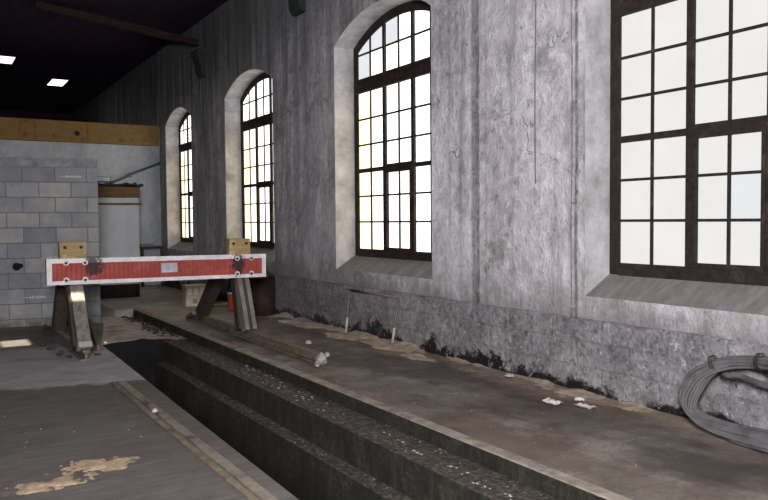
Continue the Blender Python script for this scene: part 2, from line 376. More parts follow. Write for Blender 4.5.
M = dict(
    plaster=mat_plaster(), reveal=mat_reveal(), sill=mat_sill(), dado=mat_dado(), floor=mat_floor(), pit=mat_pit(),
    blocks=mat_blocks(), endwall=mat_endwall(), red=mat_red(), border=mat_border(), ceiling=mat_ceiling(),
    glass=mat_glass('dusty glass', (.385,.385,.388,1), 1.03, 1.2, .0), glass_y=mat_glass('yellowed glass', (.98,.985,.99,1), .2, 1.05, .8, .15), glass_z=mat_glass('far yellowed glass', (.98,.985,.99,1), .1, 1.05, .8, .7), glass_b=mat_glass('bluish glass', (.365,.38,.40,1), 2, 3, 0),
    frame=simple('brown window paint', srgb(40,33,30), .45, 16, .75, .5, dirt=srgb(66,56,49)),
    timber=mat_wood('weathered grey timber', srgb(92,84,77), srgb(140,132,124), srgb(76,66,58), ax=2),
    darktimber=mat_wood('dark oily timber', srgb(44,36,32), srgb(82,70,62), ax=2),
    rustrail=simple('rusty rail steel', srgb(116,104,88), .35, 10, .7, .5, dirt=srgb(64,54,46)),
    railhead=simple('worn rail head', srgb(134,124,113), .3, 14, .45, .3, dirt=srgb(72,64,57), metal=.15),
    kerb=simple('kerb angle steel', srgb(142,132,121), .4, 7, .7, .7, dirt=srgb(74,67,60)),
    padwood=mat_wood('yellow painted wood block', srgb(128,108,70), srgb(168,148,104), srgb(196,184,156), ax=0),
    bolt=simple('bolt steel', srgb(196,192,194), .3, 40, .5, .2, metal=.2), boltdark=simple('dark bolt', srgb(54,48,46), .3, 40, .6, .2),
    plate=simple('dull grey plate', srgb(158,162,172), .16, 22, .5, .2, dirt=srgb(186,190,198)),
    cement=simple('white cement lump', srgb(156,151,144), .25, 14, .9, .6),
    rust=simple('rust', srgb(92,66,50), .3, 16, .85, .5), yellow=mat_wood('yellow ochre board paint', srgb(126,98,58), srgb(148,118,74), srgb(104,78,46), ax=0),
    cable=simple('grey cable sheath', srgb(92,90,92), .25, 9, .65, .15, dirt=srgb(66,63,62)), wire=simple('dark tie wire', srgb(46,42,40), .2, 20, .6, 0),
    conduit=simple('painted conduit', srgb(112,108,108), .2, 12, .8, .2),
    tube=simple('thin steel tube', srgb(120,108,96), .3, 14, .55, .3, dirt=srgb(84,68,56)), tubepale=simple('chipped pale tube', srgb(190,182,170), .2, 14, .7, .3),
    booth=simple('pale booth panel', srgb(196,200,206), .1, 3, .8, .2), fascia=mat_wood('brown fascia', srgb(96,70,46), srgb(134,100,66), srgb(60,46,36), ax=0),
    felt=simple('dark roofing felt', srgb(60,58,58), .35, 14, .95, .6), darkbase=simple('dark plinth', srgb(50,46,44), .3, 6, .9, .4),
    lampglass=simple('pale lamp casing', srgb(214,224,236), .1, 12, .5, .1), steelgrey=simple('grey pipe', srgb(96,98,100), .25, 12, .7, .3),
    carton=simple('beige crate card', srgb(214,200,180), .12, 10, .85, .2), white=simple('white card', srgb(244,242,238), .06, 12, .8, 0),
    orange=simple('orange red plastic', srgb(196,84,48), .15, 10, .5, .1), blue=simple('dark blue plastic', srgb(46,62,78), .2, 10, .5, .1),
    barrel=mat_barrel(), truss=mat_wood('brown tie beam', srgb(32,21,18), srgb(52,34,26), ax=0), corbel=simple('sooty stone', srgb(52,56,56), .3, 8, .95, .6),
    sand=simple('pale sand', srgb(160,140,117), .35, 16, .95, .8, dirt=srgb(126,112,98)), dirtsand=simple('brown grit', srgb(174,157,139), .3, 9, .95, 1., dirt=srgb(122,106,92)),
    clod=simple('dark clods', srgb(70,64,59), .4, 14, .95, .5), paper=simple('dirty paper', srgb(206,202,198), .12, 14, .85, .2), stone=simple('pale stone', srgb(176,168,158), .2, 14, .9, .4),
    pebble=simple('pebbles', srgb(150,142,128), .35, 25, .9, .3), shade=simple('shade black', srgb(26,24,24), .3, 6, .9, .4), dirt=simple('pinkish rubble bed', srgb(178,165,155), .35, 5, .95, .8, dirt=srgb(112,100,90)),
    hide=simple('plain boarding', srgb(70,66,64), .2, 3, .9, 0),
    cane=simple('thin cane', srgb(140,122,98), .2, 12, .8, 0), pipe_y=simple('yellowish pipe', srgb(178,160,118), .2, 12, .7, .2),
)

# ------------------------------------------------------------------ setting
WX, FX, TOP = 5.2, 5.52, 5.9          # wall face, window frame face, eaves height
HW = 1.22                              # half width of a window opening
CEN = [3.66, 8.53, 13.2, 17.6]        # window centres along the wall
KY = [1, 1, 1.185/1.22, 1.02/1.22]        # the far windows are a little smaller
KZ = [1, 1, .965, .93]
EYE = 1.6
SPR, RISE = 4.14, .34                  # springing and rise of the segmental arch
SILL_F, SILL_B = .885, 1.075
RAD = (HW*HW + RISE*RISE)/(2*RISE)
def arch(dy, inset=0.):
    """height of the arch (inset inwards) at dy from the window centre"""
    r = RAD - inset
    return SPR + RISE - RAD + sqrt(max(r*r - dy*dy, 0))
NA = 16
m = MB()
def wq(pts, mi=0): m.face(pts, mi)
ys = -5.0
for c, ky, kz in zip(CEN, KY, KZ):
    Z = lambda z: EYE + (z-EYE)*kz
    hw = HW*ky; a, b = c-hw, c+hw
    sf, sb, sp = Z(SILL_F), Z(SILL_B), Z(SPR)
    wq([(WX,ys,0),(WX,a,0),(WX,a,TOP),(WX,ys,TOP)])
    wq([(WX,a,0),(WX,b,0),(WX,b,sf),(WX,a,sf)])
    for i in range(NA):
        d0, d1 = -HW + 2*HW*i/NA, -HW + 2*HW*(i+1)/NA
        y0, y1 = c + d0*ky, c + d1*ky
        h0, h1 = Z(arch(d0)), Z(arch(d1))
        wq([(WX,y0,h0),(WX,y1,h1),(WX,y1,TOP),(WX,y0,TOP)])
        wq([(WX,y0,h0),(WX,y1,h1),(FX+.03,y1,h1),(FX+.03,y0,h0)], 1)
    wq([(WX,a,sf),(WX,a,sp),(FX+.03,a,sp),(FX+.03,a,sb),(FX,a,sb)], 1)
    wq([(WX,b,sf),(WX,b,sp),(FX+.03,b,sp),(FX+.03,b,sb),(FX,b,sb)], 1)
    wq([(WX,a,sf),(WX,b,sf),(FX,b,sb),(FX,a,sb)], 2)
    wq([(FX,a,sb),(FX,b,sb),(FX+.03,b,sb),(FX+.03,a,sb)], 2)
    ys = b
wq([(WX,ys,0),(WX,32,0),(WX,32,TOP),(WX,ys,TOP)])
bmesh.ops.remove_doubles(m.bm, verts=m.bm.verts, dist=1e-4)
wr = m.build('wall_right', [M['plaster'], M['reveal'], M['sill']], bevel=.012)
struct(wr, 'tall grey plastered side wall with four arched windows', 'wall')

# rough plinth under the windows: a displaced grid with a small ledge on top
m = MB(); ny, nz = 340, 14; y0, y1 = 1.0, 19.2; zt = .655
rows = []
for j in range(nz+3):
    row = []
    for i in range(ny+1):
        y = y0 + (y1-y0)*i/ny
        if j <= nz:
            z = zt*j/nz
            d = .035 + .02*noise.fractal(Vector((y*2.2, z*4.5, 3)), 1., 2., 4) + .008*noise.noise(Vector((y*9, z*11, 1)))
            if j == nz: z += .012*noise.noise(Vector((y*1.7, 0, 5)))
            p = (WX - max(d, .012), y, z)
        elif j == nz+1: p = (WX-.004, y, zt+.022+.012*noise.noise(Vector((y*1.7,0,5))))
        else: p = (WX+.05, y, zt+.024)
        row.append(m.bm.verts.new(p))
    rows.append(row)
for A, B in zip(rows, rows[1:]):
    for i in range(ny):
        f = m.bm.faces.new((A[i], A[i+1], B[i+1], B[i])); f.smooth = True
struct(m.build('baseboard_right', M['dado'], normals=True), 'rough stone plinth along the foot of the window wall', 'plinth')

# floor with the track pit cut out of it
m = MB()
fl = [(-4,-5),(1.80,-5),(1.80,3.6),(1.87,6.5),(1.955,9.5),(1.97,10.3),(2.42,12.4),(2.42,14.1),(3.31,14.1),(3.31,-5),(5.25,-5),(5.25,32),(-4,32)]
m.prism([(x,y,0) for x,y in fl], (0,0,-1.5))
struct(m.build('floor', M['floor'], bevel=.008), 'worn stained concrete floor on both sides of the pit', 'floor')
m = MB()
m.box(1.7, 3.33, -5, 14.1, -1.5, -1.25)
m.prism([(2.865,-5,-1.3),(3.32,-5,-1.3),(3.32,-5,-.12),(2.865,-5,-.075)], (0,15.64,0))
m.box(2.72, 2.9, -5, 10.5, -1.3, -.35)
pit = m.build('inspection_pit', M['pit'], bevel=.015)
struct(pit, 'narrow shaded inspection pit with a stepped right wall', 'pit')
# sunken track bed beyond the pit: rubble surface
m = MB(); g = []
NX, NY = 22, 60
for j in range(NY+1):
    yl = 10.3 + 3.8*j/NY
    xl = 1.965 + (2.42-1.965)*min(1, (yl-10.3)/2.1); row = []
    for i in range(NX+1):
        x = xl + (3.315-xl)*i/NX
        yb = 10.28 + .38*min(1, (x-1.965)/.9); y = yb + (14.1-yb)*j/NY
        z = -.015 - .05*min(1, j/25) + .02*noise.fractal(Vector((x*3, y*3, 1)), 1, 2, 4) - .05*min(1, max(0, (x-2.55)/.3)) - .04*max(0, (x-2.865)/.4)
        row.append(m.bm.verts.new((x, y, z)))
    g.append(row)
for A, B in zip(g, g[1:]):
    for i in range(NX): m.bm.faces.new((A[i],A[i+1],B[i+1],B[i])).smooth = True
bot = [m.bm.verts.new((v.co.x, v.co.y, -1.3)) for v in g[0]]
for i in range(NX): m.bm.faces.new((g[0][i], bot[i], bot[i+1], g[0][i+1])).material_index = 1  # end face of the pit: its shade painted on as near-black colour
struct(m.build('track_bed', [M['dirt'], M['shade']]), 'sunken bed of pinkish rubble beyond the end of the pit', 'ground')
# kerb angle along the right lip
m = MB()
m.prism([(3.27,-5,-.14),(3.312,-5,-.14),(3.312,-5,-.006),(3.285,-5,-.006)],(0,19.1,0),1); m.box(3.283, 3.385, -5, 14.1, -.005, .008)
struct(m.build('trim_1', [M['kerb'], M['pit']], bevel=.004), 'rusty steel edging along the right lip of the pit', 'kerb')

# ceiling with roof lights cut out; end partition, back and left walls
holes = [(3.46,3.9,24.35,25.5), (1.76,2.2,21.65,22.6)]
sun_to = Vector((-.32,-.75,.58)).normalized()
def roof_pt(p): return Vector(p) + sun_to*((TOP - p[2])/sun_to.z)
q = roof_pt((1.02,11.02,0)); holes.append((q.x-.17,q.x+.17,q.y-.28,q.y+.28))
q = roof_pt((1.59,9.6,.695)); holes.append((q.x-.085,q.x+.085,q.y-.085,q.y+.085))
xs = sorted({-4., 5.3, *[h[i] for h in holes for i in (0,1)]}); yv = sorted({-5., 32., *[h[i] for h in holes for i in (2,3)]})
m = MB()
for xa, xb in zip(xs, xs[1:]):
    for ya, yb in zip(yv, yv[1:]):
        cx, cy = (xa+xb)/2, (ya+yb)/2
        if any(h[0] < cx < h[1] and h[2] < cy < h[3] for h in holes): continue
        m.face([(xa,ya,TOP),(xb,ya,TOP),(xb,yb,TOP),(xa,yb,TOP)])
bmesh.ops.remove_doubles(m.bm, verts=m.bm.verts, dist=1e-4)
struct(m.build('ceiling', M['ceiling']), 'soot-black boarded roof pierced by small roof lights', 'ceiling')
m = MB(); m.box(-4, WX, 19.2, 19.35, 0, 4.0)
struct(m.build('wall_end', M['endwall']), 'whitewashed low partition wall across the far end', 'wall')
m = MB(); m.box(-4, WX, 31.9, 32.0, 0, TOP); 
struct(m.build('wall_far', M['ceiling']), 'black wall beyond the partition', 'wall')
m = MB(); m.box(-4.1, -4, -5, 32, 0, TOP)
struct(m.build('wall_left', M['hide']), 'left side wall out of view', 'wall')
m = MB(); m.box(-4, WX, -5.1, -5, 0, TOP)
struct(m.build('wall_back', M['hide']), 'wall behind the viewer', 'wall')

# ------------------------------------------------------------------ windows
GB = .025; BX0, BX1 = FX, FX+.028
ROWS = [1.205 + .3735*k for k in range(7)]
TR0, TR1 = 3.455, 3.655
WLAB = ['rightmost and nearest arched window, cut off by the picture edge', 'second arched window from the right, its right side hidden by the wall',
        'third arched window from the right, above the right end of the red beam', 'farthest arched window, beside the whitewashed end wall']
def window(k, c):
    ins = .115; L = HW-ins
    fr = MB()
    # outer frame: posts, bottom rail, arch head
    for s in (-1, 1):
        a, b = sorted((c+s*(HW+.02), c+s*L))
        ha, hb = (arch(HW) , arch(L))
        xf = BX0+.008; fr.prism([(xf,a,SILL_B-.02),(xf,b,SILL_B-.02),(xf,b,arch(b-c) if abs(b-c)<HW else SPR),(xf,a,arch(a-c) if abs(a-c)<HW else SPR)], (.022,0,0))
    fr.box(BX0-.01, BX1+.002, c-L, c+L, SILL_B-.02, 1.185)
    n = 18; ht = .125
    for i in range(n):
        d0, d1 = -L + 2*L*i/n, -L + 2*L*(i+1)/n
        fr.prism([(xf,c+d0,arch(d0)+.02),(xf,c+d1,arch(d1)+.02),(xf,c+d1,arch(d1,ht)),(xf,c+d0,arch(d0,ht))], (.022,0,0))
    bmesh.ops.remove_doubles(fr.bm, verts=fr.bm.verts, dist=1e-4)
    w = fr.build('window_%d' % k, M['frame'], base=(FX, c, SILL_B))
    struct(w, WLAB[k-1], 'window')
    t = MB(); t.box(BX0-.025, BX1, c-L, c+L, TR0, TR1); t.box(BX0-.045, BX1, c-L, c+L, TR1-.05, TR1-.01); t.build('transom', M['frame'], w, bevel=.006)
    mul = [c-.355, c+.355]
    for y in mul:
        t = MB(); t.box(BX0-.012, BX1, y-.033, y+.033, 1.18, TR0); t.box(BX0-.012, BX1, y-.026, y+.026, TR1, arch(y-c, ht)+.01)
        t.build('mullion', M['frame'], w, bevel=.004)
    edges = [(c-L, mul[0]-.033), (mul[0]+.033, mul[1]-.033), (mul[1]+.033, c+L)]
    # meeting rail between the upper and lower halves
    t = MB()
    for i, (a, b) in enumerate(edges):
        t.box(BX0-.006, BX1, a, b, ROWS[3]-.03, ROWS[3]+(.055 if i == 1 else .03))
    t.build('meeting_rail', M['frame'], w, bevel=.003)
    # opening casement in the middle bay
    a, b = edges[1]; t = MB(); zt = ROWS[3]-.03
    t.box(BX0-.02, BX1, a, a+.035, 1.18, zt); t.box(BX0-.02, BX1, b-.035, b, 1.18, zt)
    t.box(BX0-.02, BX1, a+.035, b-.035, 1.18, 1.22); t.box(BX0-.02, BX1, a+.035, b-.035, zt-.035, zt)
    t.build('casement', M['frame'], w, bevel=.003)
    g = MB()
    for a, b in edges:
        ym = (a+b)/2
        g.box(BX0+.006, BX1-.003, ym-GB/2, ym+GB/2, 1.18, TR0)
        g.box(BX0+.006, BX1-.003, ym-GB/2, ym+GB/2, TR1, arch(ym-c, ht)+.01)
        for r in (1,2,4,5):
            g.box(BX0+.008, BX1-.0035, a, b, ROWS[r]-GB/2, ROWS[r]+GB/2)
        g.box(BX0+.008, BX1-.0035, a, b, 4.0, 4.0+GB)
    g.build('glazing_bars', M['frame'], w)
    p = MB(); gx = FX+.024
    cols = [e for a, b in edges for e in ((a,(a+b)/2), ((a+b)/2,b))]
    for ci, (a, b) in enumerate(cols):
        fary = ci >= 4                           # the side farther from the viewer
        for r in range(6):
            mi = 1 if (k == 1 and r == 1 and ci == 2) else 0
            za, zb_ = (1.17 if r == 0 else ROWS[r]), (TR0+.02 if r == 5 else ROWS[r+1])
            p.face([(gx,a-.001,za),(gx,b+.001,za),(gx,b+.001,zb_),(gx,a-.001,zb_)], mi)
        p.face([(gx,a,TR1),(gx,b,TR1),(gx,b,4.015),(gx,a,4.015)], 1 if (k == 2 and ci == 5) else 0)
        nn = 5; top = [(gx, b+(a-b)*i/nn, arch(b+(a-b)*i/nn-c, ht-.01)) for i in range(nn+1)]
        p.face([(gx,a,4.015),(gx,b,4.015)] + top, 1 if (k == 2 and ci >= 3) else 0)
    pn = p.build('panes', [M[('glass','glass_y','glass_z','glass_z')[k-1]], M['glass_b']], w, normals=False)
    ky, kz = KY[k-1], KZ[k-1]
    if kz != 1:
        w.location.z = EYE + (SILL_B-EYE)*kz
        for o in [w] + list(w.children): o.data.transform(Matrix.Diagonal((1, ky, kz, 1)))
for i, c in enumerate(CEN): window(i+1, c)

# ------------------------------------------------------------------ partition head, trusses, corbels
t = thing('header_beam', (1.6, 19.1, 3.52), 'long ochre yellow boarded beam along the top of the far white wall', 'beam')
m = MB(); m.box(-3.9, 5.15, 19.05, 19.2, 3.515, 4.01); m.build('board', M['yellow'], t, bevel=.006)
m = MB()
for x in (1.98, 2.31, 3.45): m.box(x-.008, x+.008, 19.043, 19.05, 3.52, 4.0)
tag(m.build('joint_strip', M['fascia'], t), 'thin dark joint strips')
m = MB(); m.lathe((3.218,19.05,3.727), [(.055,0),(.06,.012),(.045,.03)], 16, axis='y'); tag(m.build('round_cap', M['darkbase'], t), 'dark round hole cap')

m = MB(); m.bar((5.22,16,5.46), (2.0,16,5.83), .18, .13)
tag(m.build('tie_beam', M['truss'], base=(5.19,16,5.5), bevel=.008), 'brown timber roof tie beam reaching into the dark from the far upper wall', 'beam')
def corbel(y, z, label):
    t = thing('corbel', (WX, y, z), label, 'bracket', None)
    m = MB(); m.box(WX-.2, WX+.02, y-.24, y+.24, z+.44, z+.56); m.build('cap', M['corbel'], t, bevel=.01)
    m = MB()
    pr = [(WX+.02,z),(WX-.07,z+.02),(WX-.12,z+.1),(WX-.13,z+.24),(WX-.19,z+.44),(WX+.02,z+.44)]
    m.prism([(x,y-.19,h) for x,h in pr], (0,.38,0)); m.build('scroll', M['corbel'], t, bevel=.008)
corbel(15.65, 4.66, 'sooty stone wall bracket under the brown tie beam')
corbel(10.85, 4.86, 'sooty stone wall bracket cut by the top edge, between second and third windows')

# conduits on the wall
m = MB(); m.tube([(WX-.006, 5.53+.006*sin(z*3), z) for z in [1.95+.25*i for i in range(16)]], .007, 6)
tag(m.build('conduit', M['conduit']), 'thin vertical cable running down the pale wall between the two nearest windows', 'cable')

# ------------------------------------------------------------------ block wall
bw = MB()
bw.box(-5.05, 0, 0, .2, 0, 2.604)
o = bw.build('block_wall', M['blocks'], bevel=.006)
ang = math.atan2(-.21, .978)
o.location = (2.392, 12.47, 0); o.rotation_euler = (0,0,ang)
tag(o, 'grey concrete block screen wall at left behind the red beam', 'wall')
def bloc(s, z, d=0.):   # a point on the face of the block wall, s metres left of its right end
    return Vector((2.361 - .978*s - .21*d, 12.477 + .21*s - .978*d, z))

def onwall(mb, s0, z0, s1, z1, w):      # a thin stroke on the block wall, in metres left of its right end and up
    p, q = Vector((-s0,-.002,z0)), Vector((-s1,-.002,z1)); t_ = (q-p).normalized(); k = Vector((-t_.z,0,t_.x))*w/2
    mb.prism([p-k, q-k, q+k, p+k], (0,-.002,0))
for s0, z0, n in ((.53,2.32,9), (.86,1.055,8), (1.08,.45,9)):
    mb = MB(); sx = s0
    for i in range(n):
        h = random.uniform(.03,.055)
        if i < 2: onwall(mb, sx, z0, sx-.018, z0, .012)
        else:
            onwall(mb, sx, z0-h/2, sx-.008, z0+h/2, .009); onwall(mb, sx-.008, z0+h/2, sx-.022, z0-h/2+.01, .008)
            if i % 2: onwall(mb, sx, z0, sx-.02, z0+.004, .007)
        sx -= .034
    k = mb.build('chalk_mark', M['border']); k.parent = o; tag(k, 'small row of whitish chalk strokes')
mb = MB(); mb.lathe((-1.19,-.001,.93), [(.06,0),(.055,.004)], 14, axis='y'); mb.lathe((-1.13,-.001,.945), [(.035,0),(.03,.004)], 12, axis='y')
k = mb.build('hole', M['shade']); k.parent = o; tag(k, 'small black broken hole')

# ------------------------------------------------------------------ booth at the far end
t = thing('booth', (3.2, 16.4, 0), 'small pale booth with brown fascia between the block wall and the far wall', 'booth')
m = MB(); m.box(2.55, 3.975, 16.4, 17.6, .28, 2.12); m.build('panel', M['booth'], t, bevel=.006)
m = MB(); m.box(2.55, 3.965, 16.42, 17.6, 0, .28); tag(m.build('plinth', M['darkbase'], t), 'dark plinth')
m = MB(); m.box(2.55, 4.03, 16.36, 16.4, 1.965, 2.01); tag(m.build('rail', M['fascia'], t), 'thin brown rail')
m = MB(); m.box(2.55, 3.99, 16.34, 17.6, 2.12, 2.35); m.build('fascia', M['fascia'], t, bevel=.005)
m = MB()
NXr, NYr = 26, 8; g = []
for j in range(NYr+1):
    g.append([m.bm.verts.new((2.5 + 1.55*i/NXr + .02*random.random(), 16.27 + 1.35*j/NYr, 2.37 + .035*noise.noise(Vector((i*.6, j*.9, 2))) + (random.uniform(-.045,.03) if j == 0 else 0))) for i in range(NXr+1)])
for A, B in zip(g, g[1:]):
    for i in range(NXr): m.bm.faces.new((A[i],A[i+1],B[i+1],B[i]))
o = m.build('roof', M['felt'], t); sm = o.modifiers.new('thick', 'SOLIDIFY'); sm.thickness = .045
t = thing('lamp_box', (3.3, 16.6, 2.455), 'small pale blue-white lamp box lying on the booth roof', 'lamp')
m = MB(); m.box(3.12, 3.44, 16.5, 16.72, 2.455, 2.56); m.build('casing', M['steelgrey'], t, bevel=.008)
m = MB(); m.box(3.13, 3.42, 16.49, 16.5, 2.47, 2.55); tag(m.build('glass_front', M['lampglass'], t), 'pale front')
m = MB(); m.tube([(3.95,19.14,2.55),(4.3,19.14,2.70),(4.36,19.14,2.75),(5.21,19.16,3.10)], .03, 8); m.bar((4.27,19.15,2.70),(4.5,19.15,2.74),.03,.03)
tag(m.build('stay_pipe', M['steelgrey']), 'grey diagonal pipe stay rising to the corner of the far white wall', 'pipe')
t = thing('wall_bench', (4.85, 18.95, 0), 'low dark bench with brown top against the far wall in the corner', 'bench')
m = MB(); m.box(4.55, 5.14, 18.72, 19.18, .95, 1.0); m.build('top', M['darktimber'], t)
m = MB(); m.box(4.57, 4.9, 18.75, 19.15, 1.0, 1.06); m.build('plank', M['timber'], t)
for x in (4.58, 5.06):
    m = MB(); m.box(x, x+.06, 18.75, 18.81, 0, .95); m.build('leg', M['darktimber'], t)

# ------------------------------------------------------------------ buffer stop
BY = 9.6
bs = thing('buffer_stop', (2.6, BY, 0), 'timber buffer stop: red beam with white border on A-frames astride the pit', 'buffer stop')
XL, XR, ZB, HB = 1.245, 4.02, .86, .312
beam = MB()
beam.box(.0, XR-XL, 0, .11, 0, HB)
b_o = beam.build('beam', M['red'], None, bevel=.004); b_o.parent = bs
b_o.location = (XL-2.6, 0, ZB); b_o.rotation_euler = (0, math.atan2(.022, XR-XL), 0)
def bpart(mb, name, mat, lab=None, bevel=0, sub=True):
    o = mb.build(name, mat, None, bevel=bevel); o.parent = b_o
    return tag(o, lab)
W = XR-XL; e = .05
m = MB()
m.box(-.002, W+.002, -.006, .0, HB-.055, HB+.002); m.box(-.002, W+.002, -.006, .0, -.002, .045)
m.box(-.002, .058, -.006, .0, .045, HB-.055); m.box(W-.055, W+.002, -.006, .0, .045, HB-.055)
bpart(m, 'border', M['border'], 'white painted border')
m = MB(); m.box(1.345, 1.55, -.012, 0, .105, .225); pl_ = bpart(m, 'plate', M['plate'], 'blank-looking dull grey plate', .003)
for sx in (.215, .43, W-.412, W-.21):
    for z in (HB-.05, .055):
        m = MB(); m.lathe((sx,-.004,z), [(.034,-.002),(.034,.006),(.03,.008)], 14, axis='y'); m.lathe((sx-.004,-.012,z-.004), [(.017,0),(.017,.02),(.012,.026)], 6, axis='y', mi=1)
        bpart(m, 'bolt', [M['bolt'], M['boltdark']], 'pale washer with dark bolt head')
for x0, x1 in ((1.41, 1.715), (3.545, 3.845)):
    m = MB(); zb = .9; m.box(x0, x1, BY+.11, BY+.23, zb, 1.365)
    o = m.build('backing_block', M['padwood'], bs, bevel=.006); tag(o, 'yellowed wood block standing above the beam')
    for x in (x0+.06, x1-.06):
        k = MB(); k.lathe((x, BY+.112, 1.30), [(.02,0),(.02,.012),(.012,.018)], 8, axis='y'); k.build('bolt', M['boltdark'], o)
def aframe(xc, foot_y, side):
    w = .15
    # front leg: flat-faced timber on the left, open channel on the right
    topc = Vector((xc, BY+.24, .93)); bot = Vector((xc, foot_y, .13 if side < 0 else .12))
    m = MB()
    if side < 0:
        m.bar(topc, bot, w, .15, up=(0,-1,0))
    else:
        for s, ww in ((-1,.06),(1,.06)): m.bar(topc + Vector((s*.052,0,0)), bot + Vector((s*.052,0,0)), ww, .17, up=(0,-1,0))
        m.bar(topc + Vector((0,.05,0)), bot + Vector((0,.05,0)), .06, .03, up=(0,-1,0))
    m.build('front_leg', M['timber'], bs, bevel=.008)
    # inner upright
    m = MB(); m.bar((xc-.05, BY+.30, .95), (xc-.05, foot_y+.2, .12), .1, .15, up=(0,-1,0)); m.build('upright', M['darktimber'], bs, bevel=.006)
    # raking back strut
    m = MB(); m.bar((xc, 10.5, .98), (xc, 11.55 if side > 0 else 11.2, .13), .16, .18, up=(0,0,1)); m.build('back_strut', M['darktimber'], bs, bevel=.008)
    m = MB(); m.box(xc-.07, xc+.07, BY+.24, 10.62, .9, 1.03); m.build('top_rail', M['darktimber'], bs, bevel=.008)
    # sole rail lying along the track
    y1 = 12.0; yf = foot_y-.1 if side < 0 else 7.42
    m = MB(); x = xc + (.0 if side < 0 else .03)
    m.box(x-.065, x+.065, yf, y1, .0, .02); m.box(x-.015, x+.015, yf, y1, .02, .085); m.box(x-.035, x+.035, yf, y1, .085, .12)
    m.build('sole_rail', M['rustrail'], bs, bevel=.004)
    m = MB(); m.bar((xc, 11.75, .14), (xc, 12.1, .03), .17, .06); tag(m.build('heel_shoe', M['steelgrey'], bs, bevel=.006), 'grey steel heel shoe')
aframe(1.585, 9.24, -1)
aframe(3.735, 9.50, 1)
m = MB(); m.bar((1.585, 9.255, .19), (1.585, 9.225, .125), .155, .155, up=(0,-1,0)); tag(m.build('foot_cap', M['cement'], bs, bevel=.01), 'pale foot cap')
m = MB(); m.lathe((1.6, 9.2, 0), [(.03,0),(.03,.012),(.014,.016),(.014,.075),(.045,.08),(.05,.1),(.03,.115)], 10); tag(m.build('foot_bolt', M['rustrail'], bs), 'rusty foot bolt')
m = MB(); m.rock((3.74, 7.38, .06), .095, .75); m.rock((3.85, 7.46, .09), .05, .7); m.rock((3.66,7.32,.02), .06, .4); tag(m.build('end_block', M['cement'], bs), 'white cement lump at the end of the sole rail')

# ------------------------------------------------------------------ rails
t = thing('rail', (1.62, 3, 0), 'worn flush steel rail along the left edge of the pit', 'rail')
m = MB(); m.box(1.618, 1.69, -4.9, 7.72, .0, .016); m.build('head', M['railhead'], t, bevel=.004)
m = MB(); m.box(1.555, 1.6, -4.9, 7.72, .0, .014); m.build('guard', M['rustrail'], t, bevel=.004)
m = MB(); m.bar((1.835, 9.75, .04), (2.2, 12.35, .06), .035, .08)
tag(m.build('loose_bar', M['rustrail'], base=(1.82,9.72,0), bevel=.004), 'narrow rusty bar lying beside the left foot of the buffer stop', 'bar')

# ------------------------------------------------------------------ objects behind the beam
t = thing('crate', (4.36, 14.05, 0), 'beige carton with three white openings on the floor behind the beam', 'box')
m = MB(); m.box(4.2, 4.59, 13.9, 14.15, 0, .375); m.build('body', M['carton'], t, bevel=.006)
m = MB(); m.box(4.19, 4.60, 13.89, 14.16, .375, .40); m.build('lid', M['carton'], t, bevel=.004)
for x in (4.24, 4.36, 4.48):
    m = MB(); m.box(x, x+.075, 13.893, 13.9, .22, .345); tag(m.build('hand_hole', M['white'], t), 'white opening')
m = MB(); m.box(4.34, 4.42, 13.895, 13.9, .05, .14); tag(m.build('label_patch', M['sand'], t), 'pale patch')
t = thing('cool_box', (4.88, 12.88, 0), 'orange-red tub with white rim and dark blue top behind the right legs', 'tub')
m = MB(); m.lathe((4.88,12.88,0), [(.19,0),(.205,.02),(.222,.29),(.222,.295)], 24); m.build('tub', M['orange'], t)
m = MB(); m.lathe((4.88,12.88,.29), [(.23,0),(.23,.035),(.222,.04)], 24); tag(m.build('rim', M['white'], t), 'white rim')
m = MB(); m.lathe((4.88,12.88,.33), [(.222,0),(.215,.2),(.19,.25),(.06,.27)], 24); tag(m.build('lid', M['blue'], t), 'dark blue lid')
t = thing('oil_drum', (4.93, 11.98, 0), 'dark rusty drum against the wall under the right end of the beam', 'drum')
m = MB(); prof = [(.2,0),(.235,.015),(.235,.22),(.243,.235),(.235,.25),(.235,.42),(.243,.435),(.235,.45),(.235,.63),(.242,.64),(.23,.645),(.225,.62)]
m.lathe((4.93,11.98,0), prof, 32); m.build('shell', M['barrel'], t)
m = MB(); m.lathe((5.03,11.93,.62), [(.03,0),(.03,.025)], 12); m.build('bung', M['boltdark'], t)
for i, (p0, p1) in enumerate((((4.42,13.45,.03),(5.1,13.75,.03)), ((4.6,14.3,.03),(5.12,14.55,.03)))):
    m = MB(); m.tube([p0, p1], .028, 10)
    tag(m.build('loose_pipe', M['pipe_y'], base=p0), ('nearer yellowish pipe lying on the floor behind the tub and struts', 'farther yellowish pipe lying on the floor behind the carton')[i], 'pipe', None)
m = MB(); m.tube([(4.87,14.5,.02),(4.93,14.2,.75),(4.95,13.82,1.38)], .011, 6)
tag(m.build('cane', M['cane'], base=(4.87,14.5,0)), 'thin cane sticking up behind the beam left of its right wood block', 'stick')

# ------------------------------------------------------------------ tube frame leaning on the wall
t = thing('tube_frame', (5.05, 8.6, 0), 'thin three-sided steel tube frame leaning on the wall under the second window', 'frame')
A0, A1, B1, B0 = Vector((5.03,9.16,.03)), Vector((5.12,9.2,.62)), Vector((5.12,7.93,.62)), Vector((5.05,7.98,.03))
m = MB(); m.tube([A1, B1], .016, 8); m.build('top_bar', M['tube'], t)
for a, b in ((A1, A0), (B1, B0)):
    m = MB(); m.tube([a, b], .015, 8); lg = m.build('leg', M['tube'], t)
    k = MB(); k.tube([b + (a-b)*.35, b], .0165, 8); ko = k.build('bare_end', M['tubepale'], None); ko.data.transform(Matrix.Translation(-Vector(t.location))); ko.parent = lg; tag(ko, 'pale chipped lower end')

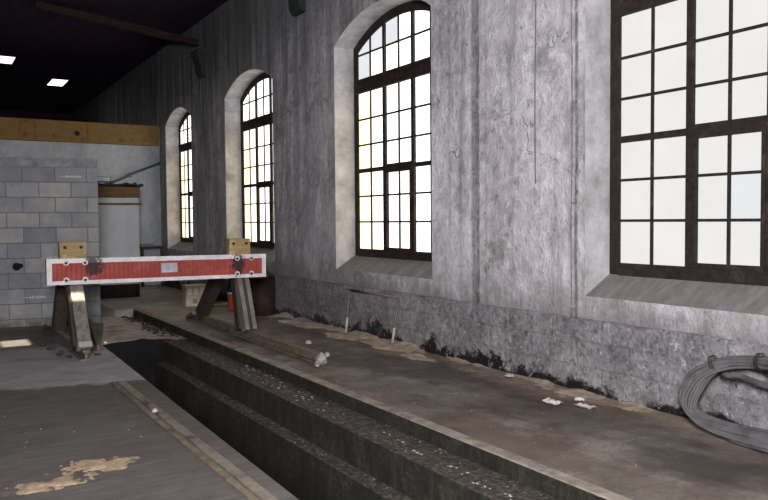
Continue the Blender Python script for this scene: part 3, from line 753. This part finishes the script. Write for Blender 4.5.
# ------------------------------------------------------------------ coil of cable leaning at the right
cc = thing('cable_coil', (4.85, 2.95, 0), 'big coil of grey cable leaning on the plinth at the right edge', 'cable coil')
m = MB(); CY, HL = 2.92, .655
def coil_pt(a, du, dv, dw):
    """stadium-shaped loop in a plane leaning on the wall; u along the wall, v up the lean"""
    n = 2.6; ca, sa = cos(a), sin(a)
    u = math.copysign(abs(ca)**(2/n), ca)*(HL+du); v = math.copysign(abs(sa)**(2/n), sa)*(.30+dv)
    f = (v+.37)/.74
    z = .014 + .63*max(f, -.05)
    x = 4.80 + .285*f - dw
    return Vector((x, CY+u+.16*(.5-f), max(z, .0125)))
loops = 46
for q in range(loops):
    du, dv, dw = random.uniform(-.13,.03), random.uniform(-.085,.05), random.uniform(-.0,.09)
    ph, ph2 = random.uniform(0, 6.28), random.uniform(0, 6.28); pts = []
    for i in range(72):
        a = 2*pi*i/72; bunch = .75 + .25*sin(a*3+1)
        pts.append(coil_pt(a, du*bunch + .012*sin(2*a+ph), dv*bunch + .012*sin(3*a+ph2), dw*bunch + .01*sin(2*a+ph2)))
    m.tube(pts, .0115, 7, closed=True)
m.build('cable_loops', M['cable'], cc)
m = MB()
for q in range(3):
    m.tube([coil_pt(a, -.12-.02*q, -.10 - .012*q - .10*max(0, sin((a-1.0)*1.4)), .05) for a in [.75+.11*i for i in range(14)]], .011, 7)
m.build('loose_strand', M['cable'], cc)
for a0 in (2*pi*.115, 2*pi*.215):
    m = MB(); c0 = coil_pt(a0, 0, 0, .05)
    tdir = (coil_pt(a0+.05,0,0,.05) - c0).normalized(); s1 = tdir.cross(Vector((1,0,.3))).normalized(); s2 = tdir.cross(s1)
    for w in range(3):
        m.tube([c0 + tdir*(.012*w-.01) + s1*(.062*cos(b)) + s2*(.06*sin(b)) for b in [2*pi*i/18 for i in range(18)]], (.003), 5, closed=True)
    p = c0 - s1*.07 if s1.z > 0 else c0 + s1*.07
    for w in range(3):
        m.tube([p, p + Vector((-.03,-.06-.03*w,.02*w-.03)), p + Vector((-.05,-.12-.03*w,.03-.05*w)), p + Vector((-.03,-.18,-.02+.03*w))], .0045, 5)
    tag(m.build('tie_wire', M['wire'], cc), 'dark twisted tie wire')

# ------------------------------------------------------------------ grit, sand, scraps
def heap(name, x0, x1, y0, y1, nx, ny, hf, mat, label, cat):
    m = MB(); g = []
    for j in range(ny+1):
        g.append([m.bm.verts.new((x0+(x1-x0)*i/nx, y0+(y1-y0)*j/ny, hf(x0+(x1-x0)*i/nx, y0+(y1-y0)*j/ny))) for i in range(nx+1)])
    for A, B in zip(g, g[1:]):
        for i in range(nx):
            if max(v.co.z for v in (A[i],A[i+1],B[i+1],B[i])) > .0005:
                m.bm.faces.new((A[i],A[i+1],B[i+1],B[i])).smooth = True
    for v in [v for v in m.bm.verts if not v.link_faces]: m.bm.verts.remove(v)
    return tag(m.build(name, mat, normals=False), label, cat, kind='stuff')
def hf_wall(x, y):
    n = noise.fractal(Vector((x*2.5, y*1.6, 4)), 1., 2., 5)
    k = .35 + .65*min(1, max(0, (y-5)/3.5)); n2 = noise.fractal(Vector((x*9, y*9, 1)), .8, 2., 4)
    return -.012 + k*(.055*max(0, (x-4.72)/.46)*(1+1.1*n) + .02*n) + .006*n2 - .05*max(0, (4.2-y))
heap('grit', 4.5, 5.19, 3.6, 11.6, 40, 410, hf_wall, M['dirtsand'], 'pale brown grit drifted along the foot of the window wall', 'grit')
def hf_sand(x, y):
    d = sqrt(((x-.95)/.2)**2 + ((y-5.12)/.16)**2); d2 = sqrt(((x-.62)/.22)**2 + ((y-4.92)/.1)**2)
    n = noise.fractal(Vector((x*9, y*9, 2)), .55, 2., 7)
    return .012*(1 - min(d, d2) + .75*n)
heap('spilled_sand', .1, 1.5, 4.5, 5.5, 180, 140, hf_sand, M['sand'], 'pale patch of spilled sand on the floor at lower left', 'sand')
m = MB()
for i in range(260):
    y = random.uniform(2.6, 9.5); x = random.uniform(2.95, 3.26)
    if noise.noise(Vector((x*4, y*1.2, 7))) < -.05 and random.random() < .75: continue
    m.rock((x, y, -.075-.1*(x-2.865)), random.uniform(.004,.013)*(1.8 if random.random() < .06 else 1), .7)
for i in range(60):
    m.rock((random.uniform(2.74,2.85), random.uniform(4.,9.5), -.348), random.uniform(.003,.008), .7)
tag(m.build('pebbles', M['pebble'], normals=False), 'small pale chips scattered on the ledge of the pit', 'rubble', kind='stuff')
m = MB()
for i in range(80):
    if i < 50: x, y = random.uniform(3.45, 4.45), random.uniform(3.2, 7.1)
    else: x, y = random.uniform(.2, 1.5), random.uniform(5.55, 8.5)
    m.rock((x, y, .002), random.uniform(.003,.009), .6)
tag(m.build('floor_chips', M['pebble'], normals=False), 'tiny pale chips scattered over the concrete floor', 'rubble', kind='stuff')
m = MB()
for i in range(70):
    m.rock((3.1+random.gauss(0,.1), random.uniform(10.9,13.9), -.1), random.uniform(.012,.035), .6)
tag(m.build('bed_rubble', M['clod'], normals=False), 'dark rubble along the right side of the sunken track bed', 'rubble', kind='stuff')
def scrap(name, c, r, mat, label, cat, flat=.35, group=None):
    m = MB(); m.rock((c[0],c[1],c[2]), r, flat)
    return tag(m.build(name, mat, base=c), label, cat, group)
def crumple(c, sx, sy, label):
    m = MB(); g = []
    for j in range(7): g.append([m.bm.verts.new((c[0]+sx*(i/6-.5)+.01*random.random(), c[1]+sy*(j/6-.5)+.01*random.random(), .006+.03*random.random()*(1-abs(i/3-1)**2*.6))) for i in range(7)])
    for A, B in zip(g, g[1:]):
        for i in range(6): m.bm.faces.new((A[i],A[i+1],B[i+1],B[i]))
    tag(m.build('paper_scrap', M['paper'], base=(c[0],c[1],0)), label, 'scrap')
crumple((4.62,4.70), .12, .16, 'larger crumpled white scrap on the right floor, left of its small neighbour')
crumple((4.74,4.44), .1, .2, 'flat white scrap on the right floor nearest the cable coil')
crumple((4.86,4.62), .06, .08, 'small white scrap on the right floor closer to the wall')
scrap('stone', (4.93,5.62,.05), .055, M['stone'], 'pale stone by the wall below the stretch between the two nearest windows', 'stone')
scrap('stone', (4.82,10.75,.03), .1, M['stone'], 'flat pale stone slab near the far end of the wall grit', 'stone', .25)
scrap('stone', (4.25,8.75,.02), .06, M['stone'], 'brownish lump on the floor beyond the end of the sole rail', 'stone', .5)
scrap('stone', (1.62,6.28,.025), .03, M['stone'], 'small pale stone beside the left rail', 'stone', .7)
for i, (x, y, r) in enumerate(((1.35,10.15,.06),(1.42,9.85,.05),(1.38,9.66,.055),(1.45,9.45,.04),(1.76,9.42,.04),(1.3,10.6,.06),(1.22,10.75,.045))):
    scrap('dirt_clod', (x,y,r*.4), r, M['clod'], 'dark dirt clod lying around the left foot of the buffer stop', 'clod', .4, 'dark dirt clods around the left foot of the buffer stop')

# ------------------------------------------------------------------ camera
cam = bpy.data.cameras.new('camera'); co = bpy.data.objects.new('camera', cam); col.objects.link(co)
YAW, P, RO = radians(31.75), .0398, .008
fw = Vector((sin(YAW)*cos(P), cos(YAW)*cos(P), -sin(P))); r0 = Vector((cos(YAW), -sin(YAW), 0)); u0 = r0.cross(fw)
r = r0*cos(RO) - u0*sin(RO); u = r.cross(fw)
co.matrix_world = Matrix(((r.x,u.x,-fw.x,0),(r.y,u.y,-fw.y,0),(r.z,u.z,-fw.z,1.6),(0,0,0,1)))
cam.sensor_width = 36; cam.lens = 36*747/768; cam.clip_end = 200
scene.camera = co

# ------------------------------------------------------------------ light
w = bpy.data.worlds.new('overcast sky'); scene.world = w; w.use_nodes = True
bg = w.node_tree.nodes['Background']; bg.inputs[0].default_value = (1,.985,.97,1); bg.inputs[1].default_value = 2.3
def area(name, loc, target, size, power, c=(1,1,1), sy=None):
    l = bpy.data.lights.new(name, 'AREA'); l.energy = power; l.color = c; l.size = size
    if sy: l.shape = 'RECTANGLE'; l.size_y = sy
    o = bpy.data.objects.new(name, l); col.objects.link(o); o.location = loc
    o.rotation_euler = (Vector(target)-Vector(loc)).to_track_quat('-Z','Y').to_euler(); return o
area('camera_flash', (-.4, -.3, 2.5), (4.2, 7.5, 2.4), 1.0, 800, (1,.985,1.0))  # unseen flash near the camera, made large for soft shadows
s = bpy.data.lights.new('sun', 'SUN'); s.energy = 26; s.angle = radians(.4); s.color = (1,.93,.8)
so = bpy.data.objects.new('sun', s); col.objects.link(so); so.rotation_euler = sun_to.to_track_quat('Z','Y').to_euler()
scene.view_settings.view_transform = 'Standard'; scene.view_settings.look = 'None'
scene.view_settings.exposure = 0; scene.view_settings.gamma = 1; scene.view_settings.use_curve_mapping = False
